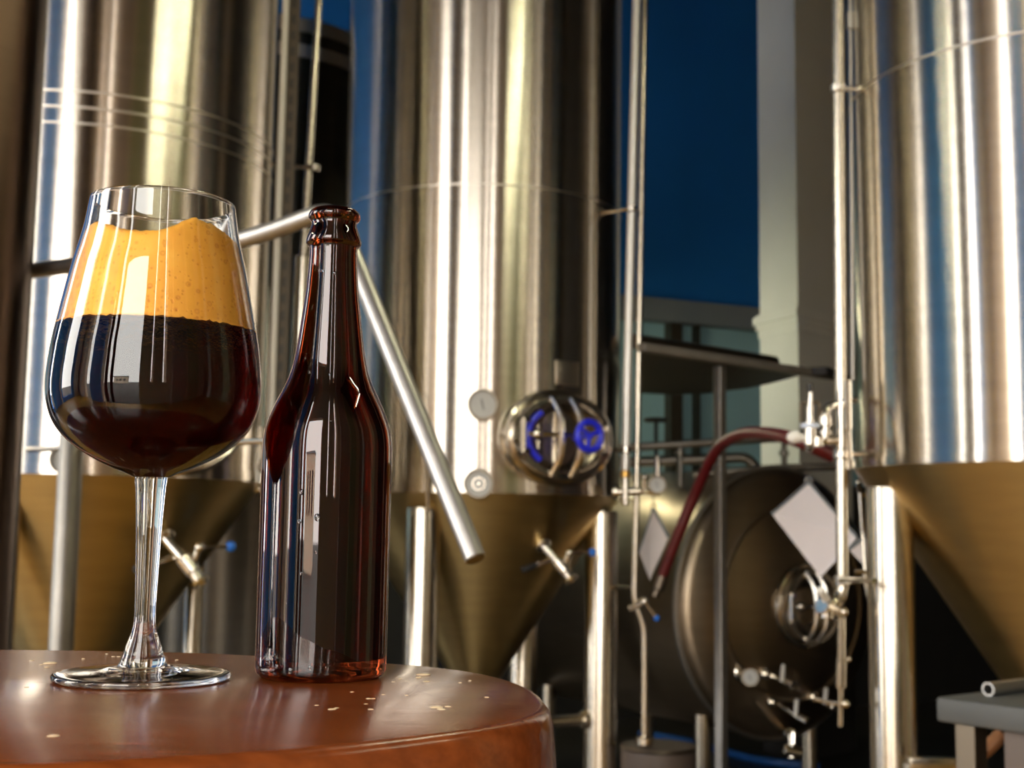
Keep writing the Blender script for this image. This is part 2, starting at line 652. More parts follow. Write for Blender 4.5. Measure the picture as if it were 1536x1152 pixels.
def manway(parent, fr, hw, hh, wheel, wheel_off=(0.045, 0.0)):
    """oval manway: neck and frame, door, yoke bars, hand wheel; local x right, y up, z outward"""
    sx = hw / hh
    bm = nb()
    lathe(bm, [(hh * 1.0, -0.09), (hh * 1.0, 0.03), (hh * 0.97, 0.045), (hh * 0.86, 0.045), (hh * 0.82, 0.03), (hh * 0.82, -0.09)], 40, fr, sx=sx)
    torus(bm, hh * 1.06, 0.012, fr @ Matrix.Translation((0, 0, 0.0)), 40, 8, sx)
    mw = obj('manway', bm, M['fit'], parent)
    bm = nb()
    lathe(bm, [(0, -0.012), (hh * 0.4, -0.008), (hh * 0.7, 0.004), (hh * 0.80, 0.018), (hh * 0.80, -0.05), (0, -0.06)], 40, fr, sx=sx)
    obj('manway_door', bm, M['door_steel'], mw)
    if wheel:
        arc = [fr @ Vector((sx * hh * 0.70 * math.cos(R_(a)), hh * 0.70 * math.sin(R_(a)), 0.022)) for a in range(128, 236, 6)]
        tag(obj('blue_arc', tube(nb(), arc, 0.011, 8), M['blueplastic'], mw), 'blue arc on the left of the door')  # blue curved bar along the left of the manway door
    for s in (-0.28, 0.12):
        bm = nb()
        pts = [fr @ Vector((s * hw, -hh * 0.9, 0.04)), fr @ Vector((s * hw + 0.01, -hh * 0.5, 0.075)), fr @ Vector((s * hw + 0.012, 0, 0.085)),
               fr @ Vector((s * hw + 0.01, hh * 0.5, 0.075)), fr @ Vector((s * hw, hh * 0.9, 0.04))]
        tube(bm, smooth_path(pts, 5), 0.013, 8)
        obj('yoke_bar', bm, M['fit'], mw)
    bm = nb()
    rod(bm, fr @ Vector((-hw * 0.8, 0.004, 0.06)), fr @ Vector((hw * 0.35, 0.004, 0.09)), 0.008, 10)
    ball(bm, fr @ Vector((-hw * 0.66, 0.004, 0.066)), 0.021)
    obj('clamp_rod', bm, M['fit'], mw)
    for s in (-1, 1):
        bm = nb()
        rod(bm, fr @ Vector((s * hw * 0.86, -0.05, 0.045)), fr @ Vector((s * hw * 0.86, 0.05, 0.045)), 0.009, 8)
        for q in (-0.05, 0.05):
            rod(bm, fr @ Vector((s * hw * 0.86, q, 0.045)), fr @ Vector((s * hw * 0.72, q, 0.045)), 0.007, 8)
        obj('hinge_bracket', bm, M['fit'], mw)
    if wheel:
        wf = fr @ Matrix.Translation((wheel_off[0], wheel_off[1], 0.15))
        bm = nb()
        torus(bm, wheel, wheel * 0.24, wf, 28, 10)
        rod(bm, wf @ Vector((0, 0, -0.09)), wf @ Vector((0, 0, 0.006)), 0.011, 10)
        for k in range(3):
            a = 2 * PI * k / 3 + 0.4
            rod(bm, wf @ Vector((0, 0, 0)), wf @ Vector((wheel * math.cos(a), wheel * math.sin(a), 0)), 0.007, 8)
        tag(obj('hand_wheel', bm, M['blueplastic'], mw), 'bright blue hand wheel on manway')
    return mw


def gauge(parent, fr, r, ringed=False):
    bm = nb()
    lathe(bm, [(0, -0.02), (r * 0.9, -0.02), (r * 0.9, 0.02), (r, 0.022), (r * 1.04, 0.035), (r * 0.98, 0.042), (r * 0.88, 0.042), (r * 0.85, 0.034), (r * 0.85, 0.02), (0, 0.02)], 28, fr)
    g = obj('gauge', bm, M['bezel'], parent)
    bm = nb()
    lathe(bm, [(0, 0.03), (r * 0.84, 0.03), (r * 0.84, 0.022), (0, 0.022)], 28, fr)
    d = obj('gauge_dial', bm, M['dial'], g)
    bm = nb()
    if ringed:
        torus(bm, r * 0.42, r * 0.09, fr @ Matrix.Translation((0, 0, 0.032)), 20, 6)
        rod(bm, fr @ Vector((0, 0, 0.028)), fr @ Vector((0, 0, 0.042)), r * 0.14, 10)
        obj('centre_ring', bm, M['fit'], g)
    else:
        a, b = fr @ Vector((-r * 0.1, r * 0.35, 0.033)), fr @ Vector((r * 0.06, -r * 0.35, 0.033))
        rod(bm, a, b, r * 0.035, 6)
        obj('needle', bm, M['black'], g)
    return g


def sampling_valve(parent, fr, s=1.0):
    """little tap: spout to the lower right and outwards, black lever left, blue lever right"""
    V = lambda x, y, z: fr @ Vector((x * s, y * s, z * s))
    bm = nb()
    rod(bm, V(0, 0, -0.03), V(0, 0, 0.02), 0.026 * s, 14)
    rod(bm, V(0, 0, 0.01), V(0.025, -0.018, 0.07), 0.014 * s, 12)
    rod(bm, V(0.025, -0.018, 0.065), V(0.045, -0.034, 0.105), 0.020 * s, 14)
    rod(bm, V(0.043, -0.033, 0.10), V(0.052, -0.044, 0.125), 0.015 * s, 14)
    torus(bm, 0.019 * s, 0.005 * s, frame_z(V(0.053, -0.045, 0.128), V(0.052, -0.044, 0.125) - V(0.043, -0.033, 0.10)), 16, 6)
    v = obj('sampling_valve', bm, M['fit'], parent)
    bm = nb()
    rod(bm, V(0.02, -0.015, 0.06), V(-0.055, -0.03, 0.075), 0.006 * s, 8)
    obj('lever', bm, M['fit'], v)
    bm = nb()
    rod(bm, V(-0.05, -0.029, 0.074), V(-0.10, -0.039, 0.083), 0.010 * s, 10)
    tag(obj('lever_grip', bm, M['black'], v), 'black lever grip')
    bm = nb()
    rod(bm, V(0.05, 0.015, 0.08), V(0.05, -0.025, 0.085), 0.010 * s, 10)
    ball(bm, V(0.05, 0.02, 0.08), 0.013 * s)
    rod(bm, V(0.05, 0.02, 0.08), V(0.135, 0.018, 0.075), 0.004 * s, 8)
    obj('side_lever', bm, M['fit'], v)
    bm = nb()
    ball(bm, V(0.142, 0.018, 0.074), 0.013 * s)
    tag(obj('lever_knob', bm, M['bluetip'], v), 'small blue lever knob')
    return v


def fermenter(name, x, y, R, jz, ch, ztop, label, welds, legs, leg_r=0.055, cat='tank', group=None, seg=96):
    T = Tank()
    T.x, T.y, T.R, T.jz, T.ch = x, y, R, jz, ch
    root = thing(name, (x, y, 0), label, cat, group)
    T.root = root
    tr = Matrix.Translation((x, y, 0))
    bm = nb()
    lathe(bm, [(R, jz), (R, ztop), (R * 0.98, ztop + 0.06), (R * 0.8, ztop + 0.2), (R * 0.4, ztop + 0.29), (0, ztop + 0.31)], seg, tr)
    obj('shell', bm, M['tank'], root)
    bm = nb()
    rb = 0.045
    lathe(bm, [(R, jz), (R * 0.985, jz - 0.012), (rb, jz - ch * (1 - rb / R))], seg, tr)
    obj('cone', bm, M['cone'], root)
    zb = jz - ch * (1 - rb / R)
    bm = nb()
    lathe(bm, [(rb, zb + 0.01), (rb, zb - 0.03), (rb + 0.02, zb - 0.03), (rb + 0.02, zb - 0.06), (rb, zb - 0.06), (rb, zb - 0.18), (0, zb - 0.18)], 24, tr)
    obj('bottom_outlet', bm, M['fit'], root)
    for z, hgt, pr in welds:
        bm = nb()
        lathe(bm, [(R - 0.005, z - hgt / 2), (R + pr, z - hgt / 2), (R + pr, z + hgt / 2), (R - 0.005, z + hgt / 2)], seg, tr)
        obj('weld_band', bm, M['weld'] if hgt < 0.015 else M['tank'], root)
    for (lx, ly) in legs:
        zt = jz - 0.0
        bm = nb()
        lathe(bm, [(0, 0), (leg_r * 1.5, 0), (leg_r * 1.5, 0.02), (leg_r, 0.03), (leg_r, zt - 0.06), (leg_r * 0.96, zt - 0.05), (0, zt - 0.05)], 24, Matrix.Translation((lx, ly, 0)))
        obj('leg', bm, M['pipe'], root)
    return T


def leg_at(x, y, rl, px, far=False):
    d = ray(px, 850)
    a = d.x ** 2 + d.y ** 2
    b = -2 * (d.x * x + d.y * y)
    c = x * x + y * y - rl * rl
    q = max(0, b * b - 4 * a * c)
    t = (-b + (math.sqrt(q) if far else -math.sqrt(q))) / 2 / a
    return (d.x * t, d.y * t)


TR = 0.525
CX, CY = -0.118, 4.74
LX, LY = -1.291, 3.87
RX, RY = 1.435, 3.29
l1 = leg_at(CX, CY, 0.47, 633)
l2 = leg_at(CX, CY, 0.475, 902)
opp = lambda x, y, l: (2 * x - l[0], 2 * y - l[1])
TC = fermenter('conical_fermenter', CX, CY, TR, 1.258, 0.80, 4.4,
               'tall steel conical fermenter behind the beer bottle, with blue hand wheel and two round gauges',
               [(2.308, 0.005, 0.0012), (1.268, 0.02, 0.003)], [l1, l2, opp(CX, CY, l1)], 0.058)
TL = fermenter('conical_fermenter', LX, LY, TR, 1.272, 0.78, 4.4,
               'tall steel conical fermenter behind the wine glass, with a numbered level strip at its side',
               [(2.315, 0.006, 0.0015), (2.27, 0.006, 0.0015), (2.225, 0.005, 0.001), (1.285, 0.03, 0.003)],
               [leg_at(LX, LY, 0.47, 292, True), leg_at(LX, LY, 0.47, 8), leg_at(LX, LY, 0.47, 60, True)], 0.032)
r1 = leg_at(RX, RY, 0.47, 1336)
TRt = fermenter('conical_fermenter', RX, RY, TR, 1.312, 0.80, 4.4,
                'tall steel conical fermenter at the right edge, blue and white streaks reflected in it',
                [(2.308, 0.006, 0.0015), (1.325, 0.020, 0.003)], [r1, opp(RX, RY, r1), (RX + 0.4, RY - 0.25)], 0.058)

def upto(hi, lo, z=4.2):
    # run a pipe on beyond the top of the picture
    return lo + (hi - lo) * ((z - lo.z) / (hi.z - lo.z))


# --- centre fermenter fittings
root = TC.root
manway(root, surf(TC, 838, 657), 0.200, 0.145, 0.047, (0.02, 0.0))
gauge(root, surf(TC, 724, 608), 0.050)
gauge(root, surf(TC, 718, 726), 0.048, True)
fr = surf(TC, 850, 560)
obj('name_plate', box(nb(), (0.10, 0.085, 0.012), fr, 0.003), M['weld'], root)
sampling_valve(root, surf(TC, 812, 815), 1.12)
YP = 4.42
a0, a1 = at(956, -40, YP), at(938, 705, YP)
rp = obj('riser_pipe', rod(nb(), a1, upto(a0, a1), 0.0155, 14), M['palepipe'], root)
for yy in (322, 676):
    f = (yy + 40) / 745
    p = a0.lerp(a1, f)
    bm = nb()
    n = Vector((TC.x - p.x, TC.y - p.y, 0)).normalized()
    rod(bm, p, p + n * 0.12, 0.006, 8)
    rod(bm, p - Vector((0, 0, 0.012)), p + Vector((0, 0, 0.012)), 0.020, 12)
    obj('pipe_clamp', bm, M['fit'], rp)
b_pts = [upto(at(968, -40, 4.46), at(952, 900, 4.46)), at(952, 900, 4.46), at(967, 942, 4.46), at(967, 1112, 4.46)]
tp = obj('thin_pipe', tube(nb(), fillet(b_pts, 0.03), 0.0115, 12), M['pipe'], root)
bm = nb()
rod(bm, at(922, 738, 4.44), at(962, 737, 4.44), 0.014, 12)
rod(bm, at(938, 700, YP), at(938, 758, YP), 0.012, 12)
rod(bm, at(918, 738, 4.44), at(926, 738, 4.44), 0.026, 14)
rod(bm, at(957, 737, 4.44), at(976, 737, 4.42), 0.010, 10)
rod(bm, at(924, 748, 4.44), at(950, 748, 4.44), 0.006, 8)
vf = obj('pipe_fitting', bm, M['fit'], root)
bm = nb()
rod(bm, at(938, 706, YP - 0.02), at(938, 716, YP - 0.02), 0.018, 12)
obj('brass_nut', bm, simple('brass_fitting', (0.7, 0.42, 0.12), 0.3, 1.0), vf)
gd = at(986, 727, 4.40)
gfr = frame_z(gd, -gd + Vector((0, 0, EYE)))
gg = gauge(root, gfr, 0.030)
bm = nb()
rod(bm, at(986, 690, 4.42), at(986, 716, 4.42), 0.011, 10)
rod(bm, at(986, 683, 4.42), at(986, 692, 4.42), 0.006, 10)
ball(bm, at(967, 716, 4.42), 0.013)
rod(bm, at(967, 720, 4.42), at(967, 738, 4.42), 0.008, 8)
rod(bm, at(967, 737, 4.42), at(990, 740, 4.42), 0.009, 8)
obj('gauge_stem', bm, M['fit'], gg)
bm = nb()
rod(bm, at(921, 881, 4.7), at(950, 881, 4.46), 0.007, 8)
obj('pipe_bracket', bm, M['pipe'], tp)
bm = nb()
rod(bm, at(944, 913, 4.46), at(972, 901, 4.44), 0.012, 10)
ball(bm, at(967, 902, 4.42), 0.017)
rod(bm, at(968, 904, 4.41), at(984, 926, 4.42), 0.006, 8)
pv = obj('pipe_valve', bm, M['fit'], tp)
bm = nb()
ball(bm, at(985, 927, 4.42), 0.011)
tag(obj('lever_knob', bm, M['bluetip'], pv), 'small blue lever knob')
bm = nb()
rod(bm, at(967, 1104, 4.46), at(967, 1118, 4.46), 0.030, 12)
obj('foot_ferrule', bm, M['fit'], tp)
# brace between the legs
bm = nb()
rod(bm, (l1[0], l1[1], at(880, 1078, l2[1]).z), (l2[0], l2[1], at(880, 1078, l2[1]).z), 0.020, 14)
p = Vector((l2[0], l2[1], at(880, 1078, l2[1]).z))
q = Vector((l1[0], l1[1], p.z))
u = (q - p).normalized()
rod(bm, p + u * 0.05, p + u * 0.075, 0.032, 14)
obj('leg_brace', bm, M['pipe'], root)
# curved strip under the shell at the right, holding the leg
bm = nb()
rod(bm, at(640, 700, 4.22), at(642, 768, 4.22), 0.008, 8)
obj('drain_tube', bm, M['pipe'], root)

# --- left fermenter fittings
root = TL.root
manway(root, surf(TL, 262, 622), 0.200, 0.150, 0.0)
gauge(root, surf(TL, 98, 690), 0.036)
sampling_valve(root, surf(TL, 244, 802), 1.2)
YS = 3.93
obj('sight_tube', rod(nb(), at(406, 640, YS), upto(at(430, -30, YS), at(406, 640, YS)), 0.011, 12), M['white_tube'], root)
ra, rb_ = at(415, 640, YS + 0.02), at(441, -30, YS + 0.02)
dirr = (rb_ - ra)
Lr = dirr.length
fr = frame_z((ra + rb_) / 2, dirr, Vector((0, 1, 0)))
bm = nb()
box(bm, (0.048, 0.010, Lr), fr, 0.001)
rul = obj('level_ruler', bm, M['ruler'], root, smooth=False)
# tick marks: little rotated figure blocks, printed dark on the strip
bm = nb()
n_t = 27
toward = (Vector((0, 0, EYE)) - (ra + rb_) / 2).normalized()
sgn = 1 if (fr.to_3x3() @ Vector((0, 1, 0))).dot(toward) > 0 else -1
for i in range(n_t):
    z = -Lr / 2 + Lr * (i + 0.5) / n_t
    yo = sgn * 0.0056
    box(bm, (0.004, 0.001, 0.026), fr @ Matrix.Translation((0.002, yo, z)))
    for dz in (-0.011, 0.0, 0.011):
        box(bm, (0.013, 0.001, 0.0045), fr @ Matrix.Translation((0.0085, yo, z + dz)))
    box(bm, (0.008, 0.001, 0.003), fr @ Matrix.Translation((-0.012, yo, z + 0.016)))
t_o = obj('tick_marks', bm, M['black'], rul, smooth=False)
t_o['kind'] = 'stuff'
obj('edge_pipe', rod(nb(), at(395, 680, YS + 0.05), upto(at(413, -30, YS + 0.05), at(395, 680, YS + 0.05)), 0.0065, 10), M['pipe'], root)
p0, p1, p2 = at(480, -30, 4.1), at(455, 384, 4.1), at(443, 690, 4.1)
gp = obj('riser_pipe', rod(nb(), p1, upto(p0, p1), 0.0125, 12), M['pipe'], root)
bm = nb()
rod(bm, p2, p1, 0.028, 16)
obj('pipe_sleeve', bm, M['pipe'], gp)
bm = nb()
rod(bm, at(440, 250, 4.05), at(474, 251, 4.1), 0.008, 8)
rod(bm, at(472, 247, 4.1), at(471, 257, 4.1), 0.019, 12)
rod(bm, at(395, 240, 4.0), at(440, 250, 4.05), 0.005, 8)
obj('pipe_clamp', bm, M['fit'], gp)
bm = nb()
q = at(384, 716, 3.95)
rod(bm, at(372, 716, 4.0), at(398, 700, 3.9), 0.013, 10)
rod(bm, at(384, 700, 3.93), at(384, 730, 3.93), 0.016, 12)
ball(bm, at(384, 734, 3.93), 0.017)
rod(bm, at(403, 690, 3.92), at(398, 704, 3.92), 0.018, 12)
obj('drain_valve', bm, M['fit'], root)
bm = nb()
rod(bm, at(395, 740, 3.93), at(403, 640, 3.93), 0.012, 10)
obj('sight_tube_foot', bm, M['fit'], root)

# --- right fermenter fittings
root = TRt.root
YM = 3.24
m_pts = [upto(at(1256, -40, YM), at(1264, 895, YM)), at(1264, 895, YM), at(1240, 918, YM - 0.02)]
mp = obj('riser_pipe', tube(nb(), fillet(m_pts, 0.06), 0.0155, 16), M['pipe'], root)
for (xa, ya, xb, yb, Yb) in ((1257, 133, 1306, 134, 3.27), (1262, 681, 1308, 681, 3.27), (1263, 871, 1312, 871, 3.0)):
    bm = nb()
    rod(bm, at(xa - 6, ya, YM), at(xb, yb, Yb), 0.0075, 10)
    c = at(xa, ya, YM)
    rod(bm, c - Vector((0, 0, 0.012)), c + Vector((0, 0, 0.012)), 0.021, 14)
    obj('pipe_clamp', bm, M['fit'], mp)
bm = nb()
tube(bm, [upto(at(1275, -40, 3.30), at(1277, 250, 3.30)), at(1277, 250, 3.30), at(1279, 570, 3.30)], 0.0042, 8)
rod(bm, at(1275, 18, 3.30), at(1275, 44, 3.30), 0.009, 8)
obj('thin_pipe', bm, M['pipe_dull'], root)
bm = nb()
rod(bm, at(1271, 570, 3.22), at(1272, 645, 3.22), 0.010, 10)
rod(bm, at(1272, 640, 3.22), at(1275, 690, 3.22), 0.007, 10)
rod(bm, at(1264, 602, 3.22), at(1284, 600, 3.26), 0.008, 10)
rod(bm, at(1276, 690, 3.22), at(1276, 704, 3.22), 0.010, 10)
obj('sight_gauge', bm, M['fit'], root)
# relief valve on its elbow
YV = 3.2
bm = nb()
X = lambda px, py: at(px, py, YV)
rod(bm, X(1215, 668), X(1215, 640), 0.0155, 16)
rod(bm, X(1215, 640), X(1215, 632), 0.0125, 16)
rod(bm, X(1215, 634), X(1215, 608), 0.0095, 14)
rod(bm, X(1215, 610), X(1216, 588), 0.0065, 12, 0.0045)
rod(bm, X(1209, 672), X(1219, 672), 0.010, 10)
for s in (-1, 1):
    rod(bm, X(1215 + s * 14, 640), X(1215 + s * 14, 604), 0.0022, 6)
rod(bm, X(1201, 604), X(1229, 604), 0.0022, 6)
rv = obj('relief_valve', bm, M['fit'], root)
bm = nb()
lathe(bm, [(0, 0), (0.024, 0), (0.025, 0.006), (0.024, 0.011), (0, 0.011)], 20, Matrix.Translation(X(1215, 642)))
tag(obj('valve_collar', bm, simple('pale_blue_plastic', (0.55, 0.62, 0.75), 0.4), rv), 'pale blue plastic collar')
bm = nb()
rod(bm, X(1215, 588), X(1215, 575), 0.0075, 12)
tag(obj('valve_cap', bm, M['black'], rv), 'black cap')
bm = nb()
rod(bm, X(1186, 656), X(1199, 655), 0.016, 14)
ball(bm, X(1188, 656), 0.014)
rod(bm, X(1196, 656), X(1214, 658), 0.010, 12)
obj('side_cap', bm, M['white_tube'], rv)
bm = nb()
tube(bm, fillet([X(1216, 662), X(1238, 662), X(1238, 612), at(1256, 606, YM)], 0.03), 0.0105, 12)
rod(bm, X(1222, 662), at(1258, 660, YM), 0.013, 12)
rod(bm, X(1238, 624), X(1238, 640), 0.0165, 14)
rod(bm, X(1238, 646), X(1238, 652), 0.0165, 14)
rod(bm, X(1226, 655), X(1226, 670), 0.016, 12)
obj('valve_elbow', bm, M['fit'], rv)
# bottom valve of the riser
bm = nb()
c = at(1240, 918, YM - 0.02)
rod(bm, at(1252, 915, YM), at(1232, 908, YM - 0.04), 0.021, 14)
rod(bm, at(1240, 900, YM - 0.03), at(1240, 928, YM - 0.03), 0.017, 14)
rod(bm, at(1246, 924, YM), at(1268, 920, YM), 0.010, 10)
ball(bm, at(1266, 918, YM - 0.01), 0.012)
rod(bm, at(1256, 895, YM), at(1262, 902, YM), 0.022, 14)
bv = obj('butterfly_valve', bm, M['fit'], mp)
bm = nb()
rod(bm, at(1240, 900, YM - 0.04), at(1232, 888, YM - 0.07), 0.010, 10)
ball(bm, at(1231, 886, YM - 0.075), 0.011)
obj('lever', bm, M['white_tube'], bv)
bm = nb()
rod(bm, at(1262, 925, 3.22), at(1262, 1000, 3.22), 0.010, 10)
rod(bm, at(1262, 990, 3.22), at(1261, 1032, 3.22), 0.0125, 10)
rod(bm, at(1261, 1030, 3.22), at(1260, 1090, 3.22), 0.006, 10)
rod(bm, at(1221, 1048, 3.26), at(1266, 1058, 3.22), 0.006, 8)
ball(bm, at(1268, 1056, 3.22), 0.011)
ball(bm, at(1273, 989, 3.22), 0.007)
obj('hanging_tube', bm, M['pipe'], mp)

# ------------------------------------------------------------------ dark tank at the left edge with the bent pipe
d45 = ray(45, 485)
te = math.atan2(d45.x, d45.y)
DD, DR = 2.45, 0.15
ca = te - math.asin(DR / DD)
DX, DY = DD * math.sin(ca), DD * math.cos(ca)
root = thing('standing_column', (DX, DY, 0), 'dark brownish steel standpipe cut off by the left edge, a bent pipe leaving it', 'standpipe')
tr = Matrix.Translation((DX, DY, 0))
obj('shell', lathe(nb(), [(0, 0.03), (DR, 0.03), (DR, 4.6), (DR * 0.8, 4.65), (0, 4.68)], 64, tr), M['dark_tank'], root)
obj('base_flange', lathe(nb(), [(0, 0), (DR + 0.06, 0), (DR + 0.06, 0.03), (0, 0.03)], 40, tr), M['pipe_dull'], root)
pts = [at(20, 410, 2.38), at(120, 401, 2.33), at(360, 364, 2.12), at(500, 312, 1.98), at(713, 838, 1.72)]
bm = nb()
arc = fillet(pts[:1] + pts[2:4], 0.25, 10)[:-1] + fillet([pts[2], pts[3], pts[4]], 0.045, 8)[1:]
tube(bm, arc, 0.0150, 20)
bp = tag(obj('bent_pipe', bm, M['pipe_dull'], root), 'bent satin steel pipe reaching behind the bottle')
bm = nb()
pe = pts[4]
ue = (pts[4] - pts[3]).normalized()
lathe(bm, [(0, -0.004), (0.0128, -0.004), (0.0128, 0.0015), (0, 0.0015)], 20, frame_z(pe, ue))
obj('pipe_end', bm, M['dark_steel'], bp)

# ------------------------------------------------------------------ far tank between the two fermenters
fx = at(400, 300, 6.05)
root = thing('bright_tank', (fx.x, fx.y, 0), 'distant flat topped steel tank glimpsed between the two fermenters, blue wall above', 'tank')
tr = Matrix.Translation((fx.x, fx.y, 0))
ft = at(470, 50, 5.6).z
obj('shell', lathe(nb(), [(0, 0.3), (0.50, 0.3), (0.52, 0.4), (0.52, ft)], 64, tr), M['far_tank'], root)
obj('lid', lathe(nb(), [(0.50, ft), (0.53, ft), (0.53, ft + 0.06), (0.50, ft + 0.08), (0.3, ft + 0.12), (0, ft + 0.13)], 64, tr), M['weld'], root)
obj('weld_band', lathe(nb(), [(0.515, ft - 0.12), (0.528, ft - 0.12), (0.528, ft - 0.06), (0.515, ft - 0.06)], 64, tr), M['weld'], root)
for a in (0.5, 2.07, 3.64, 5.2):
    obj('leg', rod(nb(), (fx.x + 0.4 * math.cos(a), fx.y + 0.4 * math.sin(a), 0), (fx.x + 0.4 * math.cos(a), fx.y + 0.4 * math.sin(a), 0.4), 0.045, 14), M['pipe'], root)

# ------------------------------------------------------------------ guard rail in front of the left fermenter
ga, gb = at(107, 672, 3.08), at(450, 655, 2.66)
gz = ga.z
root = thing('guard_rail', (ga.x, ga.y, 0), 'steel post with thin cross rail in front of the left fermenter cone, behind the glass', 'railing')
bm = nb()
lathe(bm, [(0, 0), (0.05, 0), (0.05, 0.012), (0.029, 0.02), (0.029, gz + 0.03), (0.022, gz + 0.04), (0, gz + 0.042)], 20, Matrix.Translation((ga.x, ga.y, 0)))
obj('post', bm, M['railsteel'], root)
bm = nb()
lathe(bm, [(0, 0), (0.05, 0), (0.05, 0.012), (0.026, 0.02), (0.026, gz + 0.03), (0, gz + 0.04)], 20, Matrix.Translation((gb.x, gb.y, 0)))
obj('post', bm, M['railsteel'], root)
bm = nb()
dv = Vector((gb.x - ga.x, gb.y - ga.y, 0))
rod(bm, Vector((ga.x, ga.y, gz)) - dv * 0.23, Vector((gb.x, gb.y, gz)), 0.0075, 10)
obj('rail', bm, M['pipe'], root)

# ------------------------------------------------------------------ horizontal tank
HC = at(1166, 902, 5.25)
HR = 197 * 5.25 / F
tocam = Vector((-HC.x, -HC.y, 0)).normalized()
hn = Matrix.Rotation(R_(45), 3, 'Z') @ tocam
root = thing('horizontal_tank', (HC.x, HC.y, 0), 'steel tank lying on its side, round dished front with small manway, in the shade', 'tank')
HF = frame_z(HC, hn)                                     # z out of the head, y up
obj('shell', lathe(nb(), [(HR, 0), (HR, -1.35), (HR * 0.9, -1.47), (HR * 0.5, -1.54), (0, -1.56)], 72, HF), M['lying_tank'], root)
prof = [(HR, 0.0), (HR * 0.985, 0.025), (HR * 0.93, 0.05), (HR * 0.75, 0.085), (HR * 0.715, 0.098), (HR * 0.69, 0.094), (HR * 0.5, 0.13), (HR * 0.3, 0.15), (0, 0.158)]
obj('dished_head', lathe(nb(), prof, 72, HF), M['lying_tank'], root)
obj('rim_ring', torus(nb(), HR + 0.002, 0.011, HF, 72, 8), M['pipe_dull'], root)
mw = manway(root, HF @ Matrix.Translation((0.0, -0.01, 0.16)), 0.150, 0.150, 0.0)
V = lambda x, y, z: HF @ Vector((x, y, z))
bm = nb()
rod(bm, V(-0.02, -0.02, 0.25), V(0.06, 0.03, 0.27), 0.008, 8)
rod(bm, V(0.02, -0.01, 0.19), V(0.02, -0.01, 0.28), 0.010, 8)
obj('wing_nut', bm, M['fit'], mw)
bm = nb()
ball(bm, V(-0.005, -0.035, 0.275), 0.016)
tag(obj('knob', bm, M['blueplastic'], mw), 'blue knob')


def head_hit(px, py):
    """point on the dished head under a pixel"""
    d = ray(px, py)
    o = Vector((0, 0, EYE))
    inv = HF.inverted()
    t = 3.0
    while t < 8:
        q = inv @ (o + d * t)
        r = math.hypot(q.x, q.y)
        if r < HR and q.z < 0.158 * (1 - (r / HR) ** 2):
            return o + d * t
        t += 0.004
    return HC


g0 = head_hit(1108, 1008)
g1 = at(1125, 1016, g0.y - 0.12)
bm = nb()
rod(bm, g0, g1, 0.012, 10)
rod(bm, g0 - hn * 0.02, g0 + hn * 0.02, 0.035, 14)
gs = obj('gauge_pipe', bm, M['fit'], root)
gauge(gs, frame_z(g1, Vector((0, 0, EYE)) - g1), 0.030) if False else None
gg = gauge(root, frame_z(g1, Vector((0.1, -0.3, EYE)) - g1), 0.032)
for i, (px, py, bx_, by_) in enumerate(((1142, 1010, 1176, 1022), (1152, 1052, 1196, 1074), (1214, 1044, 1240, 1056))):
    h = head_hit(px, py)
    e = at(bx_, by_, h.y - 0.1)
    bm = nb()
    rod(bm, h - hn * 0.02, h + hn * 0.03, 0.022, 12)
    tube(bm, fillet([h, h + hn * 0.05, e], 0.03), 0.011, 10)
    rod(bm, e, e + (e - h).normalized() * 0.05, 0.016, 12)
    v = obj('outlet_valve', bm, M['fit'], root)
    bm = nb()
    rod(bm, e + Vector((-0.01, -0.01, 0.0)), e + Vector((-0.005, -0.015, 0.065)), 0.008, 8)
    obj('lever', bm, M['white_tube'], v)
h = V(0, -HR + 0.04, 0.01)
b1 = at(1186, 1128, 5.0)
bm = nb()
rod(bm, h, at(1186, 1100, 5.05), 0.022, 12)
rod(bm, at(1176, 1124, 5.0), at(1202, 1130, 5.0), 0.022, 12)
rod(bm, at(1188, 1100, 5.02), at(1188, 1138, 5.0), 0.016, 12)
rod(bm, at(1190, 1098, 4.98), at(1190, 1116, 4.97), 0.008, 10)
obj('drain_valve', bm, M['fit'], root)
for sx_ in (-0.3, 0.3):
    for k in (-0.12, -1.2):
        t = V(sx_, -HR * 0.82, k)
        bm = nb()
        lathe(bm, [(0, 0), (0.06, 0), (0.06, 0.015), (0.035, 0.02), (0.035, t.z), (0, t.z)], 16, Matrix.Translation((t.x, t.y, 0)))
        obj('leg', bm, M['pipe'], root)
# pipework over the tank
bm = nb()
tube(bm, fillet([at(930, 672, 5.3), at(1190, 656, 5.3), at(1250, 664, 5.4)], 0.1), 0.017, 10)
obj('top_pipe', bm, M['railsteel'], root)
bm = nb()
tube(bm, fillet([at(930, 694, 5.35), at(1120, 686, 5.35), at(1136, 704, 5.35), at(1136, 722, 5.35)], 0.06), 0.022, 12)
obj('top_pipe', bm, M['railsteel'], root)
bm = nb()
tube(bm, fillet([at(1040, 712, 5.3), at(1160, 702, 5.3), at(1260, 700, 5.3)], 0.1), 0.016, 10)
obj('top_pipe', bm, M['railsteel'], root)
for px in (1020, 1176):
    p = at(px, 662, 5.3)
    bm = nb()
    rod(bm, p, at(px, 730, 5.3), 0.013, 10)
    rod(bm, at(px, 676, 5.3), at(px, 684, 5.3), 0.021, 12)
    obj('pipe_upright', bm, M['railsteel'], root)

bm = nb()
wc = at(984, 630, 5.35)
lathe(bm, [(0, -0.008), (0.045, -0.008), (0.055, 0.0), (0.045, 0.008), (0, 0.012)], 24, Matrix.Translation(wc))
rod(bm, wc, at(984, 690, 5.35), 0.008, 8)
obj('valve_wheel', bm, M['black'], root)

